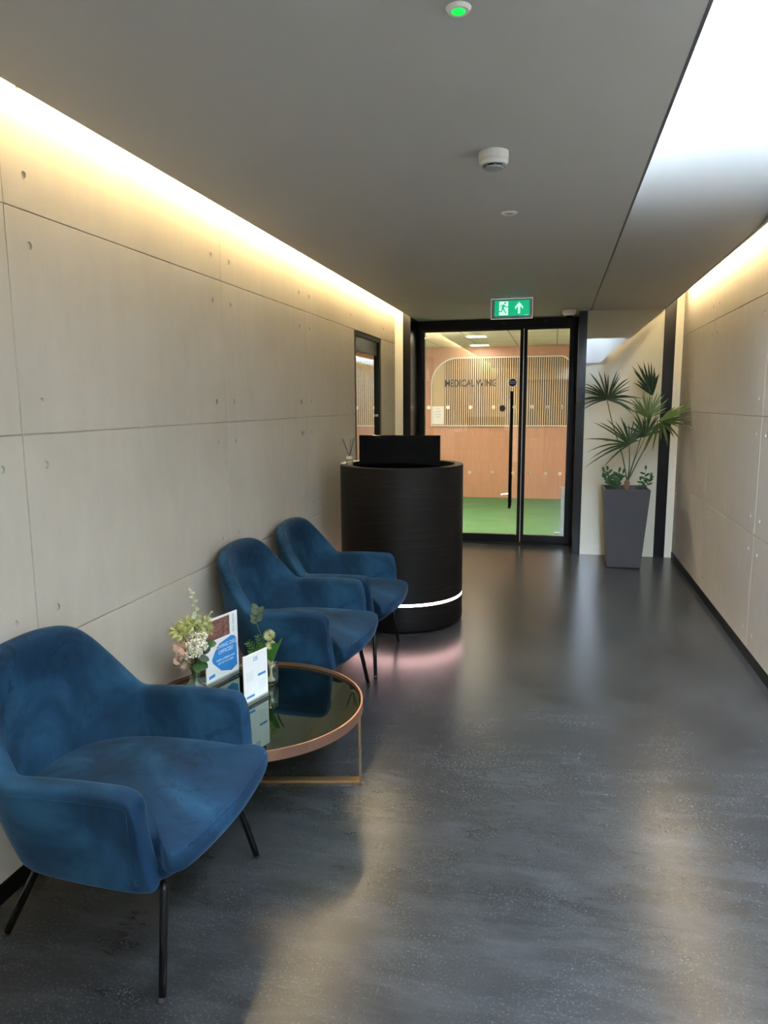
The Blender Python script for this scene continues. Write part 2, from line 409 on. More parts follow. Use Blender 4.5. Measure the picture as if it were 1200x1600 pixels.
# far wall of the corridor: cream glass panel, black posts, cream strips
bm = B(); box(bm, .283, .996, D1, D1 + .04, 0, ZC + .04); struct('wall_far', bm, CREAMGLASS)
bm = B(); box(bm, 1.099, XR, D1, D1 + .04, 0, 2.9); struct('trim_2', bm, CREAM)
bm = B(); box(bm, .996, 1.099, D1 - .006, D1 + .04, 0, 2.9); struct('trim_3', bm, BRONZE)
bm = B(); box(bm, XL, -1.565, D1, D1 + .04, 0, 2.9); struct('trim_4', bm, CREAM)
bm = B(); box(bm, -1.565, CL, D1 - .006, D1 + .04, 0, 2.9); struct('trim_5', bm, BRONZE)
bm = B(); box(bm, .205, .283, D1 - .006, D2 + .05, 0, ZC - .001); struct('trim_6', bm, BRONZE)
bm = B(); box(bm, CL - .04, CL, D1 + .041, D2 + .05, 0, ZC + .03); struct('trim_7', bm, BRONZE)
bm = B(); box(bm, CL, .205, D2 - .12, D2 + .04, 0.0005, .012); struct('trim_8', bm, BLACK)

# the room behind the glass
YF = 11.75
bm = B(); box(bm, -2.35, .45, D2 + .052, YF + .1, -.1, .001); struct('floor_2', bm, GREENF)
bm = B(); box(bm, -2.35, .45, YF, YF + .1, .001, 2.60); struct('wall_tiled', bm, TILE)
bm = B(); box(bm, -2.2, -2.08, D2 + .051, YF, .001, 2.60); box(bm, -2.2, CL - .041, D2 + .052, D2 + .1, .001, 2.6); struct('wall_left_2', bm, CREAM)
bm = B(); box(bm, .21, .33, D2 + .051, YF, .001, 2.60); struct('wall_right_2', bm, CREAM)
bm = B(); box(bm, -2.2, .33, D2 + .05, YF, 2.43, 2.5); struct('ceiling_3', bm, GTILE)

# ------------------------------------------------------------------ double glazed door at the end
def door_leaf(x0, x1, name, nm):
    t = bpy.data.objects.new(nm, None); C.objects.link(t); t['kind'] = 'structure'
    bm = B(); w = .034
    box(bm, x0, x0 + w, D2 - .03, D2 + .03, .014, 2.322, .003); box(bm, x1 - w, x1, D2 - .03, D2 + .03, .014, 2.322, .003)
    box(bm, x0 + w, x1 - w, D2 - .028, D2 + .028, .014, .095); box(bm, x0 + w, x1 - w, D2 - .028, D2 + .028, 2.31, 2.322)
    obj('leaf_frame', bm, BLACK, t)
    bm = B(); box(bm, x0 + w, x1 - w, D2 - .005, D2 + .005, .095, 2.31); obj('glass_pane', bm, DOORGLASS, t)
    return t
bm = B(); box(bm, CL, .205, D2 - .05, D2 + .04, 2.324, ZC - .001); box(bm, CL, -1.449, D2 - .05, D2 + .04, .013, 2.324)
box(bm, .160, .205, D2 - .05, D2 + .04, .013, 2.324); struct('trim_9', bm, BLACK)
dl = door_leaf(-1.449, -.349, 'l', 'door_1'); dr = door_leaf(-.342, .160, 'r', 'door_2')
bm = B(); box(bm, -.348, -.343, D2 - .034, D2 - .02, .014, 2.30); obj('meeting_seal', bm, STEEL, dl)
# pull handle
bm = B(); hx = -.462
tube(bm, [(hx, D2 - .085, .40), (hx, D2 - .085, 1.665)], .015, 14)
for z in (.47, 1.60): tube(bm, [(hx, D2 - .085, z), (hx, D2 - .006, z)], .012, 10); tube(bm, [(hx, D2 - .028, z), (hx, D2 - .006, z)], .022, 12)
obj('pull_handle', bm, BLACK, dl, True)
bm = B(); tube(bm, [(hx, D2 + .085, .40), (hx, D2 + .085, 1.665)], .013, 14)
for z in (.47, 1.60): tube(bm, [(hx, D2 + .085, z), (hx, D2 + .006, z)], .011, 10)
obj('rear_pull_handle', bm, BLACK, dl, True)
# steel cover plate low on the right leaf
bm = B(); box(bm, .088, .122, D2 + .03, D2 + .055, .10, .62, .003); box(bm, .078, .126, D2 + .028, D2 + .058, .62, .632, .002)
o = obj('steel_cover_plate', bm, STEEL, dr)
bm = B(); tube(bm, [(.02, D2 + .035, .118), (.09, D2 + .035, .118)], .010, 12); obj('bolt', bm, WHITEPL, dr, True)
# header fixings
for x, z in ((-.563, 2.378), (-.123, 2.388)):
    bm = B(); lathe(bm, [(0, -.016), (.008, -.016), (.012, -.010), (.016, 0)], 20)
    bm.transform(Matrix.Translation((x, D2 - .051, z)) @ Matrix.Rotation(-pi / 2, 4, 'X') @ Matrix.Rotation(pi, 4, 'X'))
    o = obj('door_sensor', bm, STEEL, None, True)
    tag(o, 'small steel sensor on the black door header, ' + ('left one under the exit sign' if x < -.3 else 'right one near the dome camera'), 'sensor', 'sensors on the door header')
# manifestation dots
xs = [-1.372, -1.157, -.909, -.658, -.431, -.247, -.086, .068]
words = ['furthest left, by the left frame', 'second from the left, beside the paper notice', 'third from the left, under the word MEDICAL', 'fourth from left, before the grey disc',
         'fifth from the left, just behind the pull handle', 'first right of the meeting stiles', 'second right of the meeting stiles', 'furthest right, near the right frame']
for row, z in (('upper', 1.497), ('lower', .78)):
    for x, wd in zip(xs, words):
        bm = B(); disc(bm, (x, D2 - .0052, z), .021 if row == 'upper' else .019, 'y', 24, .0008)
        o = obj('manifestation_dot', bm, FROST)
        if row == 'lower': wd = wd.replace('under the word MEDICAL', 'right beside the desk').replace('beside the paper notice', 'behind the desk')
        tag(o, 'frosted dot, %s row, %s' % (row, wd), 'sticker', 'frosted dots in the %s row' % row)
t = thing('fire_door_sticker', 'round navy blue sticker on the glass above the long pull handle', 'sticker', (-.456, D2 - .0055, 1.757))
bm = B(); disc(bm, (0, 0, 0), .043, 'y', 40, .001); obj('disc', bm, NAVY, t)
bm = B(); disc(bm, (0, .0005, 0), .047, 'y', 40, .001); obj('white_rim', bm, PAPER, t)
text('lettering', 'Fire door\nkeep shut', .018, PAPER, t, Matrix.Translation((0, -.0016, .006)) @ RX, .0002)
bm = B(); disc(bm, (-.561, D2 - .0055, 1.484), .034, 'y', 40, .0012)
tag(obj('grey_disc_sticker', bm, GREYST), 'round dark grey disc on the glass left of the pull handle', 'sticker')

# slatted arch on the far tiled wall
t = thing('slatted_panel', 'pale oak slatted wall panel with rounded top corners above terracotta tiles', 'wall panel', (0, YF, 1.18))
ax0, ax1, azt, rad = -1.97, .208, 1.07, .42
def arch(off=0, n=14):
    p = [(ax0 - off, -off), (ax1 + off, -off)]
    for k in range(n + 1):
        a = pi / 2 * k / n; p.append((ax1 + off - .16 * (1 - cos(a)) if False else ax1 + off - .16 + .16 * cos(a), azt + off - .16 + .16 * sin(a)))
    for k in range(n + 1):
        a = pi / 2 + pi / 2 * k / n; p.append((ax0 - off + rad + rad * cos(a), azt + off - rad + rad * sin(a)))
    return p
bm = B(); poly(bm, [(x, -.001, z) for x, z in arch()], (0, -.012, 0)); obj('backing_board', bm, FELT, t)
bm = B(); outer, inner = arch(.014), arch(0); n = len(outer)
o1 = [bm.verts.new((x, -.001, z)) for x, z in outer]; o2 = [bm.verts.new((x, -.046, z)) for x, z in outer]
i1 = [bm.verts.new((x, -.001, z)) for x, z in inner]; i2 = [bm.verts.new((x, -.046, z)) for x, z in inner]
for k in range(n):
    l = (k + 1) % n
    for q in ((o1[k], o1[l], o2[l], o2[k]), (i1[l], i1[k], i2[k], i2[l]), (o2[k], o2[l], i2[l], i2[k])): bm.faces.new(q)
obj('edge_trim', bm, PAPER, t)
def ztop(x):
    if x < ax0 + rad: d = ax0 + rad - x; return azt - rad + math.sqrt(max(0, rad * rad - d * d))
    if x > ax1 - .16: d = x - ax1 + .16; return azt - .16 + math.sqrt(max(0, .0256 - d * d))
    return azt
bm = B(); x = -1.755
while x < ax1 - .005:
    w = .0185; za, zb = ztop(x) - .002, ztop(x + w) - .002
    poly(bm, [(x, -.014, .001), (x + w, -.014, .001), (x + w, -.014, zb), (x, -.014, za)], (0, -.026, 0)); x += .0345
obj('slats', bm, SLAT, t)
bm = B(); pts = [(ax0 + .002, .001), (-1.765, .001), (-1.765, ztop(-1.765) - .002)]
for k in range(10):
    x = -1.765 - (1.765 - 1.965) * -1 * (k + 1) / 10; pts.append((x, max(.3, ztop(x) - .002)))
poly(bm, [(x, -.014, z) for x, z in pts], (0, -.01, 0)); obj('plain_board', bm, PLY, t)
o = text('medical_wing_lettering', 'MEDICAL WING', .158, LETTER, None, Matrix(), .004, 1.0, bold=.0010)
w = o.dimensions.x; s = .822 / w
o.data.transform(Matrix.Translation((-1.340, YF - .047, 1.852)) @ RX @ Matrix.Diagonal((s, 1.0, 1, 1)))
tag(o, 'black MEDICAL WING lettering mounted on the pale slatted panel', 'lettering')
t = thing('paper_notice', 'white paper notice at the lower left corner of the slatted panel', 'notice', (-1.868, YF - .047, 1.20))
bm = B(); box(bm, -.098, .098, 0, .0015, 0, .29); obj('sheet', bm, PAPER, t)
bm = B()
for z, wd in ((.25, .02), (.20, .05), (.155, .05), (.115, .03)): box(bm, -wd, wd, -.0008, -.0001, z, z + .006)
obj('print', bm, GREYINK, t)

# ceiling panels of the far room, then unseen fill panels added there
for (x, y, wx, wy, lab) in ((-1.06, 9.88, .25, .22, 'small square lit ceiling panel in the tiled room, nearer one'), (-1.17, 11.38, .27, .22, 'small square lit ceiling panel in the tiled room, further one by the tiles')):
    t = thing('ceiling_light', lab, 'ceiling light', (x, y, 2.43), 0, 'lit ceiling panels in the tiled room')
    bm = B(); box(bm, -wx / 2, wx / 2, -wy / 2, wy / 2, -.006, -.001); obj('diffuser', bm, E_PANEL2, t)
    bm = B()
    for a in ((-wx / 2 - .012, -wx / 2, -wy / 2 - .012, wy / 2 + .012), (wx / 2, wx / 2 + .012, -wy / 2 - .012, wy / 2 + .012), (-wx / 2, wx / 2, -wy / 2 - .012, -wy / 2), (-wx / 2, wx / 2, wy / 2, wy / 2 + .012)): box(bm, *a, -.009, -.0005)
    obj('frame', bm, WHITEPL, t)
for i, (x, y) in enumerate(((-1.865, 8.40), (-1.865, 8.95))):  # panels out of view, added only to brighten the tiled room
    bm = B(); box(bm, x - .20, x + .20, y - .20, y + .20, 2.420, 2.429)
    tag(obj('ceiling_light', bm, E_FILL), 'unseen fill light panel added at the left of the tiled room, %s the glazed door' % ('nearer to' if i == 0 else 'further from'), 'ceiling light', 'unseen fill panels inside the door')

# ------------------------------------------------------------------ side door in the left wall
t = bpy.data.objects.new('door_3', None); C.objects.link(t); t['kind'] = 'structure'
y0, y1, zt = 5.908, 6.857, 2.155
bm = B(); xo, xi = XL - .002, XL - .046
box(bm, xi, xo, y0, y0 + .05, 0.001, zt); box(bm, xi, xo, y1 - .055, y1, 0.001, zt); box(bm, xi, xo, y0 + .05, y1 - .055, zt - .035, zt)
obj('door_frame', bm, BLACK, t)
bm = B(); box(bm, xi, XL - .018, y0 + .05, y1 - .055, zt - .16, zt - .036); obj('transom', bm, BRONZE, t)
bm = B(); box(bm, xi + .006, XL - .030, y0 + .05, y1 - .055, .02, zt - .161); obj('glass_pane', bm, SIDEGLASS, t)
bm = B(); tube(bm, [(XL - .029, y1 - .10, 1.43), (XL - .012, y1 - .10, 1.43)], .012, 12); obj('door_knob', bm, STEEL, t, True)
bm = B(); box(bm, XL - .9, XL - .88, 5.5, 7.3, 0, 2.5); box(bm, XL - .9, XL - .151, 5.48, 5.5, 0, 2.5); box(bm, XL - .9, XL - .151, 7.3, 7.32, 0, 2.5); box(bm, XL - .9, XL - .151, 5.5, 7.3, 2.5, 2.52); box(bm, XL - .9, XL - .151, 5.5, 7.3, -.02, 0)
struct('wall_side_room', bm, FELT)

# ------------------------------------------------------------------ entrance behind the camera
bm = B(); box(bm, XL, -.95, YB - .06, YB, 0, 2.426); box(bm, .45, XR, YB - .06, YB, 0, 2.426); box(bm, -.95, .45, YB - .06, YB, 2.12, 2.426)
struct('wall_near', bm, CREAM)
bm = B(); box(bm, -.949, -.90, YB - .05, YB + .004, 0, 2.119); box(bm, .40, .449, YB - .05, YB + .004, 0, 2.119); box(bm, -.90, .40, YB - .05, YB + .004, 2.07, 2.119); box(bm, -.27, -.23, YB - .05, YB + .004, 0, 2.07)
struct('window_1', bm, BLACK)
bm = B(); box(bm, -.90, -.27, YB - .03, YB - .02, 0, 2.07); box(bm, -.23, .40, YB - .03, YB - .02, 0, 2.07); struct('window_2', bm, DOORGLASS)

# ------------------------------------------------------------------ cove led strips
bm = B(); box(bm, -1.625, -1.605, YB + .1, D1 - .01, 2.545, 2.555)
tag(obj('led_strip', bm, E_WARM), 'warm cove light strip in the ceiling slot along the left concrete wall', 'light strip')
bm = B(); box(bm, 1.105, 1.125, YB + .1, 7.26, 2.590, 2.600)
tag(obj('led_strip', bm, E_WARM2), 'warm cove light strip in the ceiling slot along the right concrete wall', 'light strip')

# ------------------------------------------------------------------ ceiling devices
t = thing('smoke_detector', 'round white smoke detector with dark vents on the ceiling', 'smoke detector', (-.238, 2.72, ZC - .0005))
bm = B(); lathe(bm, [(0, 0), (.053, 0), (.053, -.022), (.051, -.026), (0, -.026)], 48); obj('base', bm, WHITEPL, t, False)
bm = B(); lathe(bm, [(0, -.026), (.052, -.026), (.052, -.034), (.045, -.043), (.030, -.0435), (.030, -.044), (0, -.044)], 48); obj('body', bm, WHITEPL, t, False)
bm = B(); lathe(bm, [(0, -.044), (.034, -.044), (.034, -.051), (0, -.051)], 40); obj('vent', bm, DARKPL, t)
bm = B(); lathe(bm, [(0, -.051), (.036, -.051), (.033, -.056), (.018, -.060), (0, -.061)], 40)
for k in range(8):
    a = 2 * pi * k / 8 + .2; b2 = B(); box(b2, .031, .040, -.002, .002, -.053, -.043); b2.transform(Matrix.Rotation(a, 4, 'Z'))
    me = bpy.data.meshes.new('t'); b2.to_mesh(me); b2.free(); bm.from_mesh(me); bpy.data.meshes.remove(me)
obj('cap', bm, GREYPL, t)
t = thing('recessed_sensor', 'small flat white disc with a dark centre on the ceiling beyond the smoke detector', 'sensor', (-.235, 3.562, ZC - .0005))
bm = B(); lathe(bm, [(.018, -.002), (.018, -.006), (.034, -.006), (.038, 0), (.018, 0)], 40, closed=True); obj('ring', bm, WHITEPL, t)
bm = B(); lathe(bm, [(0, -.001), (.018, -.001), (.018, -.004), (0, -.004)], 30); obj('lens', bm, GREYPL, t)
t = thing('emergency_light', 'round white ceiling fitting with a glowing green lens at the top of the picture', 'indicator light', (-.237, 1.752, ZC - .0005))
bm = B(); lathe(bm, [(.016, -.004), (.017, -.008), (.024, -.008), (.029, 0), (.016, 0)], 40, closed=True); obj('ring', bm, WHITEPL, t)
bm = B(); lathe(bm, [(0, -.003), (.0155, -.003), (.0155, -.008), (.010, -.012), (0, -.013)], 30); obj('lens', bm, E_GREEN, t, True)
t = thing('dome_camera', 'small white dome security camera on the ceiling above the right door post', 'security camera', (.105, 7.36, ZC - .0005))
bm = B(); lathe(bm, [(0, 0), (.062, 0), (.066, -.006), (.066, -.034), (.052, -.042), (0, -.042)], 40); obj('housing', bm, WHITEPL, t)
bm = B(); lathe(bm, [(.038, -.042)] + [(.038 * cos(a), -.042 - .040 * sin(a)) for a in [pi / 2 * k / 8 for k in range(1, 8)]] + [(0, -.082)], 32); obj('dome', bm, SCREEN, t, True)
bm = B(); lathe(bm, [(.039, -.041), (.048, -.041), (.046, -.052), (.0395, -.054)], 32, closed=True); obj('collar', bm, WHITEPL, t)

# exit sign hanging under the ceiling
t = thing('exit_sign', 'lit green emergency exit sign with running figure and up arrow above the glazed doors', 'exit sign', (-.381, 6.30, ZC - .001))
bm = B(); box(bm, -.173, .173, -.012, .012, -.014, 0, .001); obj('housing', bm, STEEL, t)
bm = B(); box(bm, -.173, .173, -.003, .003, -.178, -.014); obj('acrylic_plate', bm, plain('satin_acrylic', (.38, .39, .40), .3), t)
bm = B()
for a in ((-.1735, -.1705, -.179, -.012), (.1705, .1735, -.179, -.012), (-.1735, .1735, -.181, -.178), (-.1735, .1735, -.0175, -.0145)): box(bm, a[0], a[1], -.005, .004, a[2], a[3])
obj('glowing_edge', bm, E_EDGE, t)
bm = B(); box(bm, -.143, .148, -.007, -.0032, -.158, -.030); obj('green_panel', bm, E_EXIT, t)
bm = B(); box(bm, -.144, .149, -.0045, -.0031, -.1595, -.0285); obj('dark_border', bm, plain('dark_green_border', (.0, .06, .03), .5), t)
zc_, yb = -.094, -.0072
bm = B(); poly(bm, [(x, yb, zc_ + z) for x, z in ((-.105, -.056), (-.030, -.056), (-.030, .056), (-.105, .056))], (0, -.0006, 0)); obj('door_pictogram', bm, E_EXITW, t)
bm = B()
def strokes(bm, pts, w, y):
    for (a, c) in zip(pts, pts[1:]):
        a, c = Vector(a), Vector(c); d = (c - a).normalized(); nrm = Vector((-d.y, d.x)) * w / 2; a -= d * w * .25; c += d * w * .25
        poly(bm, [(q.x, y, zc_ + q.y) for q in (a - nrm, c - nrm, c + nrm, a + nrm)], (0, -.0005, 0))
yf = yb - .0008
disc(bm, (-.056, yf, zc_ + .043), .0085, 'y', 16, .0005)
strokes(bm, [(-.066, .026), (-.078, -.004)], .018, yf)
strokes(bm, [(-.060, .026), (-.086, .027), (-.096, .012)], .007, yf - .0002)
strokes(bm, [(-.062, .024), (-.048, .012), (-.028, .012)], .007, yf - .0003)
strokes(bm, [(-.078, -.004), (-.082, -.024), (-.112, -.026)], .009, yf - .0004)
strokes(bm, [(-.072, -.002), (-.058, -.022), (-.046, -.040)], .009, yf - .0005)
obj('running_figure', bm, E_EXIT, t)
bm = B(); poly(bm, [(.061 + x, yb, zc_ + z) for x, z in ((-.009, -.045), (.009, -.045), (.009, .018), (.032, -.010), (.032, .010), (.0, .050), (-.032, .010), (-.032, -.010), (-.009, .018))], (0, -.0006, 0)); obj('arrow', bm, E_EXITW, t)
bm = B(); box(bm, .105, .138, yb - .0006, yb, -.153, -.150); obj('maker_mark', bm, E_EXITW, t)

# ------------------------------------------------------------------ reception desk
DX, DY, DR, DZ = -1.055, 4.98, .437, 1.123
t = thing('reception_desk', 'tall round dark oak reception desk with a glowing pink light band near its foot', 'reception desk', (DX, DY, 0))
def arcprof(r, z0, z1, ri): return [(r, z0), (r, z1), (ri, z1), (ri, z0)]
bm = B(); lathe(bm, [(DR, .2095), (DR, DZ - .002), (DR - .002, DZ), (DR - .058, DZ), (DR - .060, DZ - .002), (DR - .060, .2145), (DR - .030, .2145), (DR - .030, .2095)], 96, closed=True)
drum = obj('drum', bm, DWOOD, t, True)
bm = B(); lathe(bm, [(0, .001), (DR - .022, .001), (DR - .010, .008), (DR, .026), (DR, .1905), (0, .1905)], 96); obj('plinth', bm, DWOOD, t, True)
bm = B(); rg = []
for k in range(73):
    a = radians(-222 + 264 * k / 72); rg.append([bm.verts.new((r * cos(a), r * sin(a), z)) for r, z in ((DR - .03, .1915), (DR - .002, .1915), (DR - .002, .2085), (DR - .03, .2085))])
for p, q in zip(rg, rg[1:]):
    for k in range(4): bm.faces.new((p[k], q[k], q[(k + 1) % 4], p[(k + 1) % 4]))
bm.faces.new(rg[0]); bm.faces.new(rg[-1][::-1])
obj('light_band', bm, E_PINK, t)
bm = B(); lathe(bm, [(0, .191), (DR - .031, .191), (DR - .031, .214), (0, .214)], 96); obj('band_core', bm, DWOOD, t)
bm = B(); lathe(bm, [(0, .93), (DR - .061, .93), (DR - .061, .955), (0, .955)], 64); obj('worktop', bm, DWOOD, t)
for o in (drum,):
    md = o.modifiers.new('edge', 'EDGE_SPLIT'); md.split_angle = radians(35)
t2 = [c for c in t.children if c.name.startswith('plinth')][0]; md = t2.modifiers.new('edge', 'EDGE_SPLIT'); md.split_angle = radians(40)

t = thing('computer_monitor', 'wide black computer monitor standing inside the round reception desk', 'monitor', (-1.032, 4.80, .956))
bm = B(); box(bm, -.283, .283, -.012, .012, .035, .376, .003); obj('screen', bm, SCREEN, t)
bm = B(); box(bm, -.03, .03, .013, .03, .006, .20, .003); obj('stand', bm, BLACK, t)
bm = B(); box(bm, -.11, .11, -.07, .10, 0, .006, .002); obj('foot', bm, BLACK, t)

t = thing('reed_diffuser', 'small glass reed diffuser with black sticks on the desk rim', 'reed diffuser', (-1.372, 4.745, DZ + .0005))
bm = B(); lathe(bm, [(0, 0), (.028, 0), (.030, .004), (.021, .045), (.019, .045), (.027, .006), (0, .004)], 28); obj('bottle', bm, CLEARGLASS, t, True)
bm = B(); lathe(bm, [(0, .005), (.0255, .005), (.022, .022), (0, .022)], 28); obj('liquid', bm, plain('pale_scented_oil', (.40, .42, .42), .1), t, True)
bm = B(); lathe(bm, [(0, .045), (.0225, .045), (.0235, .047), (.0235, .064), (.022, .066), (0, .066)], 28); obj('collar', bm, m_wood('pale_wood_collar', (.45, .38, .28), (.52, .44, .33)), t)
for i, (dx, dy) in enumerate(((-.052, .0), (-.040, -.02), (.010, .0), (.022, .02), (.038, -.01))):
    bm = B(); tube(bm, [(dx * .02, dy * .02, .062), (dx, dy, .188)], .0017, 6); obj('reed_stick', bm, LETTER, t)
bm = B(); a0, a1 = radians(146), radians(194)
pin = [(DX + (DR - .054) * cos(a0 + (a1 - a0) * k / 8), DY + (DR - .054) * sin(a0 + (a1 - a0) * k / 8), DZ + .001) for k in range(9)]
pout = [(DX + (DR - .004) * cos(a0 + (a1 - a0) * k / 8), DY + (DR - .004) * sin(a0 + (a1 - a0) * k / 8), DZ + .001) for k in range(9)]
poly(bm, pin + pout[::-1], (0, 0, .003)); tag(obj('paper_sheet', bm, PAPER), 'pale paper sheet lying on the desk rim behind the reed diffuser', 'paper')

# ------------------------------------------------------------------ armchairs
def shell_grid():
    rim = [(.264, .318, .548), (.243, .321, .593), (.165, .322, .599), (.04, .324, .598), (-.075, .325, .591), (-.112, .323, .590), (-.135, .317, .606), (-.19, .296, .676), (-.248, .268, .752), (-.292, .232, .808), (-.318, .170, .838), (-.332, .085, .850), (-.335, 0, .852)]
    base = [(.290, .285, .316), (.248, .287, .304), (.165, .286, .301), (.05, .280, .300), (-.06, .268, .300), (-.09, .260, .301), (-.115, .250, .302), (-.15, .222, .305), (-.19, .185, .308), (-.22, .145, .310), (-.24, .098, .310), (-.25, .050, .310), (-.252, 0, .310)]
    def full(p): return p + [(x, -y, z) for x, y, z in reversed(p[:-1])]
    R_, B_ = spline(full(rim), 2), spline(full(base), 2)
    return R_, B_
def make_chair(name, label):
    t = thing(name, label, 'armchair', (0, 0, 0), 0, 'blue velvet armchairs along the left wall')
    R_, B_ = shell_grid(); n = len(R_); nt_ = 9
    bm = B(); g = []; P0 = []
    for i in range(n):
        col = []
        r, b_ = R_[i], B_[i]
        out = Vector(((r.x + .05) if abs(r.y) < .25 else 0, r.y, 0)); out = out.normalized() if out.length > .01 else Vector((-1, 0, 0))
        for k in range(nt_):
            s = k / (nt_ - 1); p = b_.lerp(r, s)
            bulge = .012 * sin(pi * min(1, s * 1.15)) * (1 - .35 * s)
            back = max(0, min(1, (-.1 - r.x) / .12))
            p = p + out * bulge * (1 - .45 * back)
            if back > 0: p.x -= back * .022 * sin(pi * s)
            col.append(bm.verts.new(p))
        g.append(col); P0.append([v.co.copy() for v in col])
    for i in range(n - 1):
        for k in range(nt_ - 1): bm.faces.new((g[i][k], g[i + 1][k], g[i + 1][k + 1], g[i][k + 1]))
    bmesh.ops.recalc_face_normals(bm, faces=bm.faces[:])
    o = obj('shell', bm, VELVET, t, True)
    md = o.modifiers.new('thick', 'SOLIDIFY'); md.thickness = .062; md.offset = 0
    md = o.modifiers.new('sub', 'SUBSURF'); md.levels = 2; md.render_levels = 2
    for sd in (0, 1):
        ii = list(range(1, 13)); ii = ii if sd == 0 else [n - 1 - q for q in ii]
        def OP(i, k, sgn=1, off=.0305):
            r = P0[i][k]; o_ = Vector((0, 1 if r.y > 0 else -1, 0)); return r + o_ * off * sgn
        path = [OP(ii[1], k) for k in (1, 2, 3, 4, 5, 6)] + [OP(q, 7) for q in ii[1:]]
        bm = B(); tube(bm, path, .0022, 6); obj('seam', bm, VELVET, o, True)
    # tub base under the cushion
    def outline(xf, xb, yf, yb_, nose=.03, n=7):
        p = []
        half = [(xb, 0), (xb + .01, yb_ * .55), (xb + .06, yb_), (-.02, yf * .95), (.12, yf), (xf - .055, yf), (xf - .018, yf - .025), (xf + nose * .35, yf * .62), (xf + nose, 0)]
        p = half + [(x, -y) for x, y in reversed(half[1:-1])]
        return p
    levels = [(.272, .245, -.15, .17, .10, .02), (.283, .272, -.21, .245, .17, .025), (.305, .300, -.235, .275, .20, .03), (.335, .326, -.24, .290, .21, .032), (.362, .336, -.24, .295, .21, .034), (.374, .322, -.23, .285, .20, .03)]
    bm = B(); rings = []
    for z, xf, xb, yf, yb_, ns in levels: rings.append([bm.verts.new((x, y, z - (.0 if x > 0 else 0))) for x, y in outline(xf, xb, yf, yb_, ns)])
    for a, c in zip(rings, rings[1:]):
        m_ = len(a)
        for k in range(m_): bm.faces.new((a[k], a[(k + 1) % m_], c[(k + 1) % m_], c[k]))
    bm.faces.new(rings[0][::-1]); bm.faces.new(rings[-1])
    o = obj('seat_base', bm, VELVET, t, True); md = o.modifiers.new('sub', 'SUBSURF'); md.levels = 2; md.render_levels = 2
    # cushion with wings that wrap in front of the arms
    def cush(s, dx=0):
        half = [(-.265, 0), (-.262, .10), (-.235, .17), (-.14, .235), (.0, .262), (.17, .268), (.250, .268), (.292, .272), (.312, .304), (.345, .306), (.366, .262), (.378, .18), (.385, .10), (.390, 0)]
        c0 = Vector((.05, 0)); p = []
        for x, y in half: v = c0 + (Vector((x, y)) - c0) * s; p.append((v.x + dx, v.y))
        return p + [(x, -y) for x, y in reversed(p[1:-1])]
    bm = B(); rings = []
    for z, s in ((.372, .90), (.376, .965), (.398, 1.0), (.424, 1.0), (.440, .975), (.447, .93), (.455, .72), (.460, .45), (.461, .2)):
        ring = []
        for x, y in cush(s):
            zz = z
            zz -= max(0, x - .22) * .16                        # falls a little to the front
            if z > .44: zz += .004 * noise.noise(Vector((x * 9, y * 9, 1))) - .014 * max(0, (-.1 - x)) * 3
            ring.append(bm.verts.new((x, y, zz)))
        rings.append(ring)
    for a, c in zip(rings, rings[1:]):
        m_ = len(a)
        for k in range(m_): bm.faces.new((a[k], a[(k + 1) % m_], c[(k + 1) % m_], c[k]))
    bm.faces.new(rings[0][::-1])
    cc = bm.verts.new((.05, 0, .461)); a = rings[-1]
    for k in range(len(a)): bm.faces.new((a[k], a[(k + 1) % len(a)], cc))
    cu = obj('seat_cushion', bm, VELVET, t, True); md = cu.modifiers.new('sub', 'SUBSURF'); md.levels = 2; md.render_levels = 2
    bm = B(); pts = [Vector((x, y, .443 - max(0, x - .22) * .16)) for x, y in cush(.972) if x > .345 and abs(y) < .29]
    tube(bm, spline([tuple(p) for p in pts], 4), .0022, 6); obj('piping', bm, VELVET, cu, True)
    for fx, fy, tx, ty in ((.29, -.31, .262, -.225), (.29, .31, .262, .225), (-.29, -.195, -.135, -.215), (-.29, .195, -.135, .215)):
        bm = B(); p0 = Vector((tx - .02 * (1 if tx > 0 else -1), ty * .93, .281)); p1 = Vector((tx, ty, .268)); p2 = Vector((fx, fy, .001))
        q = p1 + (p2 - p1) * .05
        tube(bm, [p0, p1, q, p1.lerp(p2, .5), p2], [.0115, .0115, .0115, .011, .0105], 14)
        l = obj('leg', bm, BLACKLEG, t, True)
        bm = B(); d = (p2 - p1).normalized(); tube(bm, [p2 - d * .012, p2 + Vector((0, 0, .0003))], .0118, 14); obj('foot_cap', bm, DARKPL, l)
    return t
def dup(root, loc, rotz, label):
    r = root.copy(); C.objects.link(r); r.location = loc; r.rotation_euler = (0, 0, rotz); r['label'] = label
    for ch in list(root.children):
        c = ch.copy(); C.objects.link(c); c.parent = r
        for g in list(ch.children):
            d = g.copy(); C.objects.link(d); d.parent = c
    return r
ch = make_chair('armchair', 'blue velvet armchair in the foreground, nearest of the three, left of the glass table')
ch.location = (-1.25, 1.79, 0)
dup(ch, (-1.262, 3.364, 0), radians(0), 'blue velvet armchair between the glass table and the furthest armchair')
dup(ch, (-1.245, 4.083, 0), radians(0), 'blue velvet armchair furthest back, pushed up beside the round desk')

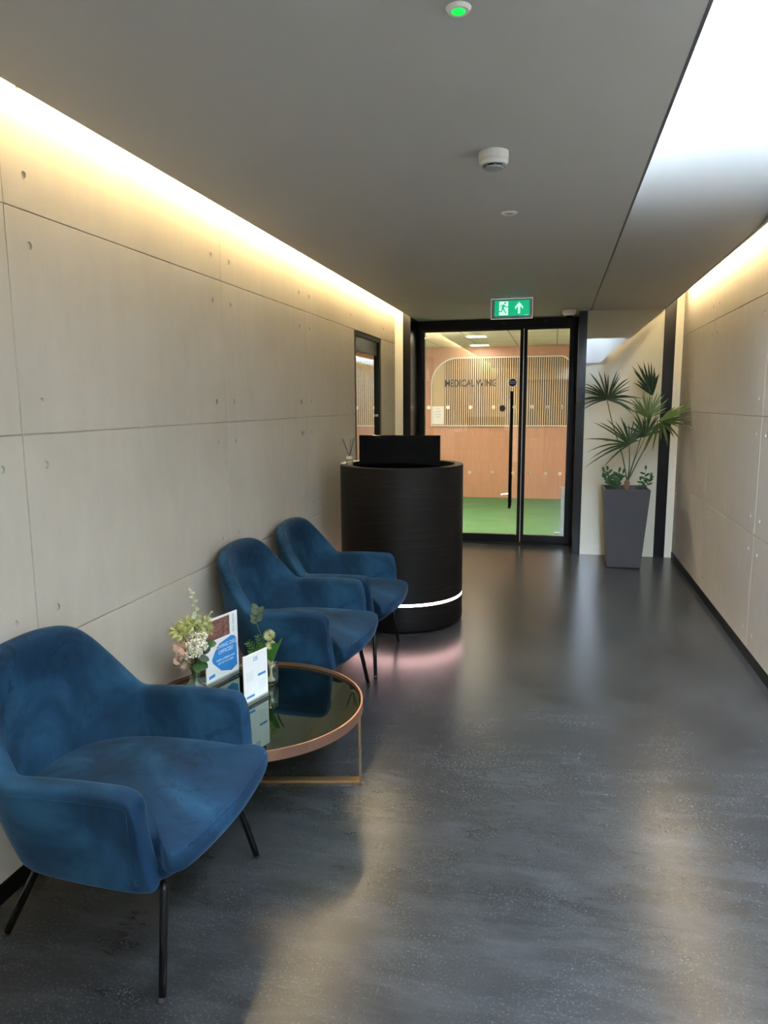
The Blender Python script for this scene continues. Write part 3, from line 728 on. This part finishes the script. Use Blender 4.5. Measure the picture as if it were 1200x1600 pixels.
# ------------------------------------------------------------------ coffee table
TX, TY, TR, TZ = -1.168, 2.570, .4485, .352
t = thing('coffee_table', 'round low coffee table with green tinted glass top and copper rim', 'coffee table', (TX, TY, 0), radians(12.4))
bm = B(); lathe(bm, [(TR, TZ - .040), (TR, TZ), (TR - .007, TZ), (TR - .007, TZ - .040)], 128, closed=True)
o = obj('rim', bm, COPPER, t, True); md = o.modifiers.new('e', 'EDGE_SPLIT'); md.split_angle = radians(40)
bm = B(); lathe(bm, [(0, TZ - .022), (TR - .008, TZ - .022), (TR - .008, TZ - .014), (0, TZ - .014)], 96)
o = obj('glass_top', bm, TABLEGLASS, t); GZ = TZ - .014
for rot in (0, radians(125)):
    bm = B(); R2 = TR - .010; w = .019
    zt0, zt1 = TZ - .036, TZ - .0235
    if rot == 0:
        box(bm, -R2, R2, -w, w, 0.0005, .012, .001); box(bm, -R2, R2, -w, w, zt0, zt1, .001)
        for s in (-1, 1): box(bm, s * R2, s * (R2 - .008), -w, w, .012, zt0, .001)
    else:
        box(bm, .03, R2, -w, w, 0.0005, .012, .001); box(bm, .03, R2, -w, w, zt0, zt1, .001); box(bm, R2, R2 - .008, -w, w, .012, zt0, .001)
        bm.transform(Matrix.Rotation(rot, 4, 'Z'))
    obj('base_frame', bm, BRASS, t)

# ------------------------------------------------------------------ signs on the table
def place_frame(p, q):
    p, q = Vector(p), Vector(q); d = (q - p); return math.atan2(d.y, d.x), (p + q) / 2
ang, mid = place_frame((-1.427, 2.675), (-1.371, 2.877))
t = thing('poster_stand', 'larger white and blue referral poster in a clear acrylic stand on the glass table', 'sign', (mid.x, mid.y, GZ + .0005), ang)
# local frame: X along the sheet, -Y faces the corridor
w, h = .105, .297
bm = B(); box(bm, -.118, .118, -.022, .022, 0, .010, .001); box(bm, -.112, .112, -.004, -.0015, .010, .020); box(bm, -.112, .112, .0035, .006, .010, .020); obj('acrylic_base', bm, ACRYL, t)
bm = B(); box(bm, -w, w, -.001, .003, .0105, h, 0); obj('sheet', bm, PAPER, t)
f = -.0012
bm = B(); bl = [(-.062, .098), (-.012, .050), (.055, .030), (.094, .047), (.094, .168), (.082, .185), (.06, .192), (-.02, .175), (-.045, .15), (-.068, .115)]
poly(bm, [(x, f, z) for x, z in bl], (0, -.0003, 0)); obj('blue_shape', bm, BLUEINK, t)
bm = B(); poly(bm, [(x, f, z) for x, z in ((-.10, .20), (.052, .20), (.052, .288), (-.10, .288))], (0, -.0003, 0)); obj('photo_print', bm, plain('brown_photo_print', (.20, .09, .07), .5, var=.5, scale=60), t)
bm = B(); poly(bm, [(x, f, z) for x, z in ((-.090, .032), (-.052, .036), (-.052, .050), (-.090, .046))], (0, -.0003, 0)); obj('blue_badge', bm, BLUEINK, t)
for s, z, sz in (('LOVING DSG', .160, .0245), ('OFFICES?', .134, .0245), ('REFER A FRIEND AND', .100, .0125), ('GET UP TO £1000!', .084, .0125)):
    text('poster_lettering', s, sz, PAPER, t, Matrix.Translation((.022 if sz > .02 else .020, f - .0006, z)) @ RX, .0002)
text('side_lettering', 'Our Spaces', .018, GREYINK, t, Matrix.Translation((.076, f - .0003, .246)) @ RX @ Matrix.Rotation(pi / 2, 4, 'Z'), .0002)
ang, mid = place_frame((-1.186, 2.530), (-1.143, 2.668))
t = thing('card_stand', 'smaller white card in a clear acrylic stand at the front of the glass table', 'sign', (mid.x, mid.y, GZ + .0005), ang)
w, h = .0725, .210
bm = B(); box(bm, -.086, .086, -.020, .020, 0, .009, .001); box(bm, -.080, .080, -.004, -.0015, .009, .018); box(bm, -.080, .080, .0035, .006, .009, .018); obj('acrylic_base', bm, ACRYL, t)
bm = B(); box(bm, -w, w, -.001, .003, .0095, h); obj('sheet', bm, PAPER, t)
text('logo', 'DS', .024, BLUEINK, t, Matrix.Translation((0, f - .0003, .183)) @ RX, .0002, .85)
bm = B()
PBI = plain('pale_blue_ink', (.42, .52, .64), .6)
for x0, x1, z in ((.012, .060, .104), (-.060, -.012, .028)):
    bm = B(); box(bm, x0, x1, f - .0004, f, z, z + .010); obj('blue_bar', bm, BLUEINK, t)
for x0, z0 in ((-.058, .132), (.014, .080)):
    bm = B()
    for k in range(4): box(bm, x0, x0 + .046 - .006 * (k % 2), f - .0003, f, z0 - k * .010, z0 + .0015 - k * .010)
    obj('printed_lines', bm, PBI, t)

# ------------------------------------------------------------------ plants
def blade(bm, p, d, nrm, L, w, droop=0.0, fold=.25, n=5, mi=0, tipw=.08, shape='lance'):
    """folded strap leaf from p along d"""
    p, d, nrm = Vector(p), Vector(d).normalized(), Vector(nrm).normalized()
    side = d.cross(nrm).normalized(); rows_ = []
    for k in range(n + 1):
        s = k / n
        c = p + d * L * s + Vector((0, 0, -1)) * droop * L * s * s
        if shape == 'lance': ww = w * (.35 + .65 * sin(pi * min(1, s * 1.25) / 1.25 * .9)) * (1 - s) ** .45 if s < 1 else 0
        else: ww = w * math.sqrt(max(0, sin(pi * min(.999, s * .96 + .02))))
        if k == n: ww = w * tipw * .3
        rows_.append((bm.verts.new(c - side * ww / 2 + nrm * fold * ww), bm.verts.new(c), bm.verts.new(c + side * ww / 2 + nrm * fold * ww)))
    for a, b_ in zip(rows_, rows_[1:]):
        for q in ((a[0], a[1], b_[1], b_[0]), (a[1], a[2], b_[2], b_[1])):
            fc = bm.faces.new(q); fc.material_index = mi; fc.smooth = True
PALM = m_leaf('palm_green', (.014, .034, .010), (.030, .062, .016)); PALML = m_leaf('palm_light_green', (.055, .10, .018), (.10, .15, .035))
STEMG = m_leaf('palm_stem_green', (.03, .055, .022), (.05, .08, .03)); ZZ = m_leaf('glossy_dark_leaf', (.012, .045, .018), (.03, .08, .03), .25)
TRUNK = m_leaf('fibrous_brown', (.10, .06, .035), (.18, .11, .06), .8)
PX, PY = .664, 7.045
t = thing('planter', 'tall square charcoal planter tapering to its foot beside the black post', 'planter', (PX, PY, 0))
bm = B(); hb, ht, H = .149, .203, .748
def sq(h, z): return [(-h, -h, z), (h, -h, z), (h, h, z), (-h, h, z)]
lv = [sq(hb - .006, .002), sq(hb, .012), sq(ht, H - .003), sq(ht - .003, H), sq(ht - .016, H), sq(ht - .020, H - .05), sq(ht - .024, H - .051)]
R0 = [[bm.verts.new(p) for p in s] for s in lv]
for a, c in zip(R0, R0[1:]):
    for k in range(4): bm.faces.new((a[k], a[(k + 1) % 4], c[(k + 1) % 4], c[k]))
bm.faces.new(R0[0][::-1]); bm.faces.new(R0[-1]); obj('pot', bm, POTM, t)
bm = B(); lv = ht - .021
gr = [[bm.verts.new((-lv + 2 * lv * i / 12, -lv + 2 * lv * j / 12, H - .047 + .006 * noise.noise(Vector((i * .6, j * .6, 0))))) for j in range(13)] for i in range(13)]
for i in range(12):
    for j in range(12): bm.faces.new((gr[i][j], gr[i + 1][j], gr[i + 1][j + 1], gr[i][j + 1]))
obj('soil', bm, SOIL, t)
# palm
t = thing('fan_palm', 'tall fan palm with five arching leaves growing from the charcoal planter', 'palm', (PX, PY, .70))
def W(x, y, z): return Vector((x - PX, y - PY, z - .70))
base = W(.672, 7.03, .78)
bm = B(); tube(bm, [W(.672, 7.03, .702), W(.672, 7.03, .76), W(.674, 7.03, .80), W(.678, 7.03, .83)], [.026, .028, .024, .010], 12); obj('trunk', bm, TRUNK, t, True)
def stem(name_pts, r=.006):
    bm = B(); pts = spline(name_pts, 5); tube(bm, pts, [r * (1 - .45 * k / (len(pts) - 1)) for k in range(len(pts))], 8); return bm
def fan(hub, axis, nrm, spread, n, L, w, droop, m, parent_pts, lab=None, mcol=PALM, join_=.0, asym=None):
    bm = stem([tuple(p) for p in parent_pts] + [tuple(hub)])
    s_ = obj('leaf_stem', bm, STEMG, t, True)
    axis, nrm = Vector(axis).normalized(), Vector(nrm).normalized(); nrm = (nrm - axis * nrm.dot(axis)).normalized()
    bm = B()
    for k in range(n):
        u = (k / (n - 1)) * 2 - 1; a = u * spread
        d = (axis * cos(a) + axis.cross(nrm) * sin(a)); d += nrm * (.10 * math.cos(k * 2.1)) 
        ll = L * (1 - .22 * abs(u) ** 2) * rnd.uniform(.72, 1.14); a0_ = rnd.uniform(-.05, .05); d = (d + axis.cross(nrm) * a0_ * 1.5).normalized()
        if asym: ll *= 1 + asym * u
        blade(bm, hub + d * .004, d, nrm + Vector((rnd.uniform(-.15, .15), 0, rnd.uniform(-.15, .15))), ll, w * rnd.uniform(.85, 1.1), droop * (.5 + abs(u)) * rnd.uniform(.6, 1.3), .22, 6)
    o = obj('fan_leaf', bm, mcol, s_, True); return o
bx = W(.676, 7.03, .80)
# A upper left
fan(W(.462, 6.98, 1.565), (.10, -.25, 1), (.1, -1, .2), radians(98), 30, .35, .022, .30, PALM, [bx, W(.62, 7.01, 1.05), W(.52, 7.0, 1.35)])
# B lower centre-left
fan(W(.668, 6.90, 1.155), (-.50, -.25, .85), (.1, -1, .3), radians(78), 20, .37, .023, .30, PALM, [bx, W(.684, 6.98, .95)], asym=-.28)
# C upright feathered light green
fan(W(.835, 7.05, 1.40), (.05, .0, 1), (.1, -1, .1), radians(62), 20, .27, .026, .05, PALML, [bx, W(.74, 7.04, 1.05), W(.79, 7.05, 1.25)], mcol=PALML)
# D topmost
fan(W(.872, 7.12, 1.60), (-.30, -.1, 1), (-.5, -1, .1), radians(30), 16, .34, .028, .10, PALM, [W(.80, 7.06, 1.28), W(.855, 7.10, 1.45)])
# F lower middle
fan(W(.812, 6.98, 1.225), (-.15, -.2, 1), (.2, -1, .2), radians(70), 18, .27, .026, .25, PALM, [bx, W(.72, 7.01, .98)])
# E right, drooping
fan(W(.935, 6.95, 1.36), (.55, -.35, .18), (-.25, -.55, 1), radians(125), 26, .30, .030, .38, PALM, [bx, W(.76, 7.0, 1.0), W(.87, 6.97, 1.24)], mcol=PALM)
fan(W(.938, 6.95, 1.365), (.85, -.2, .42), (-.3, -.8, .6), radians(30), 7, .30, .040, .10, PALML, [W(.90, 6.96, 1.29)], mcol=PALML)
def zz(name, label, cx, cy, stems, grp=None):
    t = thing(name, label, 'plant', (cx, cy, .695))
    for (dx, dy, hgt, nl, ls) in stems:
        bm = B(); top_ = Vector((dx, dy, hgt)); pts = spline([(dx * .15, dy * .15, .01), (dx * .5, dy * .5, hgt * .55), tuple(top_)], 5)
        tube(bm, pts, [.004 - .0028 * k / (len(pts) - 1) for k in range(len(pts))], 6); s_ = obj('stem', bm, STEMG, t, True)
        bm = B()
        for k in range(nl):
            u = .35 + .65 * (k + 1) / nl; i = min(len(pts) - 1, int(u * (len(pts) - 1))); p = pts[i]
            sd = 1 if k % 2 else -1; d = Vector((sd * .8, rnd.uniform(-.5, .3), rnd.uniform(.3, .9)))
            if k == nl - 1: d = Vector((dx, 0, .1 + hgt))
            blade(bm, p, d, Vector((0, -1, .6)), ls * rnd.uniform(.8, 1.1), ls * .40, .1, .12, 5, shape='oval')
        obj('leaflets', bm, ZZ, s_, True)
    return t
zz('zz_plant', 'low glossy dark green plant at the left corner of the planter', .545, 6.93, [(-.085, -.01, .20, 9, .062), (-.055, 0, .22, 9, .06), (.0, -.02, .16, 8, .06), (.045, 0, .20, 10, .058), (.08, .01, .19, 10, .055), (.03, -.03, .12, 8, .05)])
zz('zz_plant', 'sparse glossy green plant at the right corner of the planter', .815, 6.95, [(.01, 0, .23, 6, .055), (.055, 0, .16, 7, .055), (-.03, 0, .13, 4, .045)])

# ---- table flowers
def flask(name, label, x, y, prof):
    t = thing(name, label, 'vase', (x, y, GZ + .0005))
    bm = B(); lathe(bm, prof, 40); obj('vase_glass', bm, CLEARGLASS, t, True); return t
CRM = m_leaf('cream_petal', (.62, .60, .46), (.74, .72, .60), .6); PNK = m_leaf('pink_petal', (.74, .48, .38), (.84, .64, .54), .6)
VAR = m_leaf('variegated_yellow_green', (.42, .46, .14), (.62, .64, .32), .5); EUC = m_leaf('eucalyptus_green', (.30, .36, .22), (.46, .50, .34), .55)
DKG = m_leaf('deep_green_leaf', (.022, .075, .018), (.05, .14, .03), .4); BRG = m_leaf('bright_green_leaf', (.015, .10, .010), (.035, .17, .018), .3)
GRB = m_leaf('grey_green_leaf', (.05, .085, .055), (.10, .14, .085), .5); LIM = m_leaf('lime_bloom', (.45, .50, .20), (.66, .68, .40), .6); STRAW = m_leaf('pink_straw', (.50, .33, .24), (.62, .46, .33), .6)
VX, VY = -1.437, 2.592
v1 = flask('flask_vase', 'clear glass flask vase of artificial flowers beside the referral poster', VX, VY, [(0, .0), (.045, 0), (.054, .012), (.056, .026), (.046, .045), (.026, .058), (.019, .075), (.020, .110), (.026, .135), (.0245, .135), (.018, .110), (.017, .076), (.024, .060), (.044, .044), (.053, .026), (.050, .010), (0, .004)])
def T1(px, py, dep=0): # pixel offset helper: metres from the vase mouth (right, up) -> local
    return Vector((px * .98 - dep * .2, dep + px * .33, .12 + (py - .12) * 1.16 if py > .12 else py))
bq = thing('flower_bouquet', 'artificial bouquet of pink and cream blooms with eucalyptus in the flask vase', 'bouquet', (VX, VY, GZ + .01))
def sprig(pts, r, m, name='stem'):
    bm = B(); p = spline([tuple(q) for q in pts], 5); tube(bm, p, r, 6); return obj(name, bm, m, bq, True), p
hub = Vector((0, 0, .12))
def puff(bm, c, r, n, ls, w):
    for k in range(n):
        z = 1 - 2 * (k + .5) / n; a = k * 2.39996; rr = math.sqrt(1 - z * z); d = Vector((rr * cos(a), rr * sin(a), z))
        blade(bm, Vector(c) + d * r * .45, d, d.orthogonal(), ls, w, 0, .3, 3, shape='oval')
def balls(bm, c, r, n, br):
    for k in range(n):
        d = Vector((rnd.gauss(0, 1), rnd.gauss(0, 1), rnd.gauss(0, 1))).normalized() * r * rnd.uniform(.5, 1)
        bmesh.ops.create_icosphere(bm, subdivisions=1, radius=br * rnd.uniform(.8, 1.15), matrix=Matrix.Translation(Vector(c) + d))
bm = B(); 
for k in range(9): a = k * .7; tube(bm, [(.008 * cos(a), .008 * sin(a), -.002), (.006 * cos(a + 1), .006 * sin(a + 1), .06), (.014 * cos(a), .014 * sin(a), .13)], .0022, 5)
obj('stems', bm, STEMG, bq, True)
def bloom(name, x, z, dep, m, fn, leafm=None):
    c = T1(x, z, dep); s_, p = sprig([hub * .9, hub + (c - hub) * .5 + Vector((0, 0, .01)), c], .0016, STEMG)
    bm = B(); fn(bm, c); obj(name, bm, m, s_, True); return s_
for x, z, dep, R in ((-.045, .205, -.03, .026), (-.028, .218, -.01, .030), (-.022, .196, -.04, .024), (-.052, .155, -.03, .020)):
    bloom('pink_bloom', x, z, dep, PNK, lambda bm, c: puff(bm, c, R, 70, R * .75, R * .40))
for x, z, dep, R, n in ((.002, .205, -.04, .026, 45), (.022, .215, -.05, .028, 50), (.030, .190, -.05, .024, 40), (.012, .235, -.02, .022, 30), (.045, .235, -.03, .025, 40), (-.002, .180, -.05, .020, 26), (.046, .205, -.03, .022, 30)):
    bloom('cream_berries', x, z, dep, CRM, lambda bm, c: balls(bm, c, R, n, .0052))
for x, z, dep, R in ((-.050, .262, -.02, .036), (-.022, .280, 0, .036), (.008, .275, .0, .034), (.040, .275, .02, .032), (.055, .255, .01, .028), (-.03, .25, -.03, .030)):
    bloom('variegated_sprig', x, z, dep, VAR, lambda bm, c: puff(bm, c, R * .5, 34, R, R * .36))
for pts, nl in (([(.0, .12), (.012, .25), (.018, .33), (.002, .405)], 22), ([(.02, .12), (.05, .24), (.075, .32)], 12)):
    P_ = [T1(a, b_, 0) for a, b_ in pts]; s_, p = sprig(P_, .0014, EUC, 'eucalyptus_stem'); bm = B()
    for k in range(nl):
        q = p[min(len(p) - 1, int((.35 + .65 * k / (nl - 1)) * (len(p) - 1)))]; a = k * 1.7; L_ = .022 * (1.15 - .6 * k / nl)
        blade(bm, q, (cos(a) * 1.0, sin(a) * .6, .35), (0, -1, .5), L_, L_ * .8, 0, .08, 5, shape='oval')
    obj('eucalyptus_leaves', bm, EUC, s_, True)
for x, z, dep, L_, m, dd in ((.03, .165, -.03, .045, GRB, (.8, .2, -.3)), (.02, .15, -.02, .055, DKG, (.9, .4, -.9)), (.04, .17, -.01, .042, GRB, (.6, .2, .5)), (-.03, .155, -.03, .05, DKG, (-.7, -.2, -.3)), (.01, .14, -.03, .045, DKG, (.6, 0, -.9)), (.045, .20, .0, .05, DKG, (1, .3, .1)), (-.02, .17, .0, .06, DKG, (-.9, 0, .3))):
    s_, p = sprig([hub, T1(x, z, dep)], .0014, STEMG); bm = B(); blade(bm, T1(x, z, dep), dd, (0, -1, .5), L_, L_ * .62, 0, .1, 7, shape='oval'); obj('broad_leaf', bm, m, s_, True)
s_, p = sprig([hub, T1(-.012, .150, -.05)], .0014, STEMG); bm = B()
for k in range(60):
    d = Vector((rnd.gauss(0, 1), rnd.gauss(0, .8) - .4, rnd.gauss(0, 1))).normalized(); blade(bm, T1(-.012, .148, -.05), d, d.orthogonal(), rnd.uniform(.025, .046), .0028, .05, .2, 3)
obj('spiky_bloom', bm, STRAW, s_, True)

GX, GY = -1.178, 2.790
v2 = flask('tumbler_vase', 'small clear tumbler vase of greenery behind the white card stand', GX, GY, [(0, 0), (.022, 0), (.030, .012), (.034, .035), (.033, .065), (.029, .100), (.0275, .100), (.0315, .065), (.0325, .035), (.028, .014), (.020, .008), (0, .008)])
bq = thing('greenery_bunch', 'artificial green leaves with a round lime bloom in the tumbler vase', 'foliage', (GX, GY, GZ + .012))
hub = Vector((0, 0, .09))
bm = B()
for k in range(7): a = k * .9; tube(bm, [(.012 * cos(a), .012 * sin(a), .0), (.004 * cos(a + 2), .004 * sin(a + 2), .05), (.012 * cos(a + 3), .012 * sin(a + 3), .10)], .0017, 5)
for k in range(16): a = k * 2.4; tube(bm, [(.018 * cos(a), .018 * sin(a), .003), (.006 * cos(a), .006 * sin(a), .012 + .001 * k)], .0014, 5)
obj('stems', bm, m_leaf('pale_stems', (.35, .36, .22), (.50, .50, .34)), bq, True)
bloom('lime_bloom', -.002, .195, 0, LIM, lambda bm, c: (puff(bm, c, .020, 90, .020, .006), balls(bm, c, .019, 60, .0022)))
bloom('lime_bloom', .004, .160, -.01, LIM, lambda bm, c: (puff(bm, c, .016, 70, .018, .006), balls(bm, c, .016, 40, .0022)))
s_, p = sprig([hub, T1(.008, .105, -.02)], .002, BRG); bm = B(); blade(bm, T1(.004, .100, -.025), (.45, 0, 1), (-.5, -1, .35), .088, .062, -.02, .22, 9, shape='oval'); obj('broad_bright_leaf', bm, BRG, s_, True)
s_, p = sprig([hub, T1(.02, .12, .0)], .0015, DKG); bm = B(); blade(bm, T1(.02, .12, 0), (.45, 0, 1), (-.6, -1, .15), .09, .025, .02, .2, 6); obj('narrow_leaf', bm, DKG, s_, True)
for pts, nl, L_, m in (([(0, .09), (-.05, .13), (-.095, .175)], 24, .040, DKG), ([(0, .09), (-.03, .14), (-.052, .20)], 22, .036, DKG), ([(0, .09), (-.06, .105), (-.08, .14)], 18, .036, BRG), ([(0, .09), (-.022, .135), (-.03, .165)], 16, .030, DKG)):
    P_ = [T1(a, b_, 0) for a, b_ in pts]; s_, p = sprig(P_, .0013, DKG, 'fern_stem'); bm = B()
    for k in range(nl):
        i = min(len(p) - 2, int((.15 + .85 * k / (nl - 1)) * (len(p) - 1))); d = (p[i + 1] - p[i]).normalized(); sd = 1 if k % 2 else -1
        side = d.cross(Vector((0, -1, .2))).normalized(); blade(bm, p[i], d * .8 + side * sd, (0, -1, .3), L_ * (1 - .45 * k / nl), .012, 0, .15, 4)
    obj('fern_leaf', bm, m, s_, True)
for pts, nl in (([(0, .09), (-.028, .17), (-.055, .24), (-.050, .275), (-.046, .300)], 9),):
    P_ = [T1(a, b_, .01) for a, b_ in pts]; s_, p = sprig(P_, .0016, DKG, 'leafy_stem'); bm = B()
    for k in range(nl):
        q = p[min(len(p) - 1, int((.5 + .5 * k / (nl - 1)) * (len(p) - 1)))]; sd = 1 if k % 2 else -1
        blade(bm, q, (sd * .8, 0, .45), (0, -1, .3), .034, .018, 0, .1, 5, shape='oval')
    obj('grey_green_leaves', bm, GRB, s_, True)
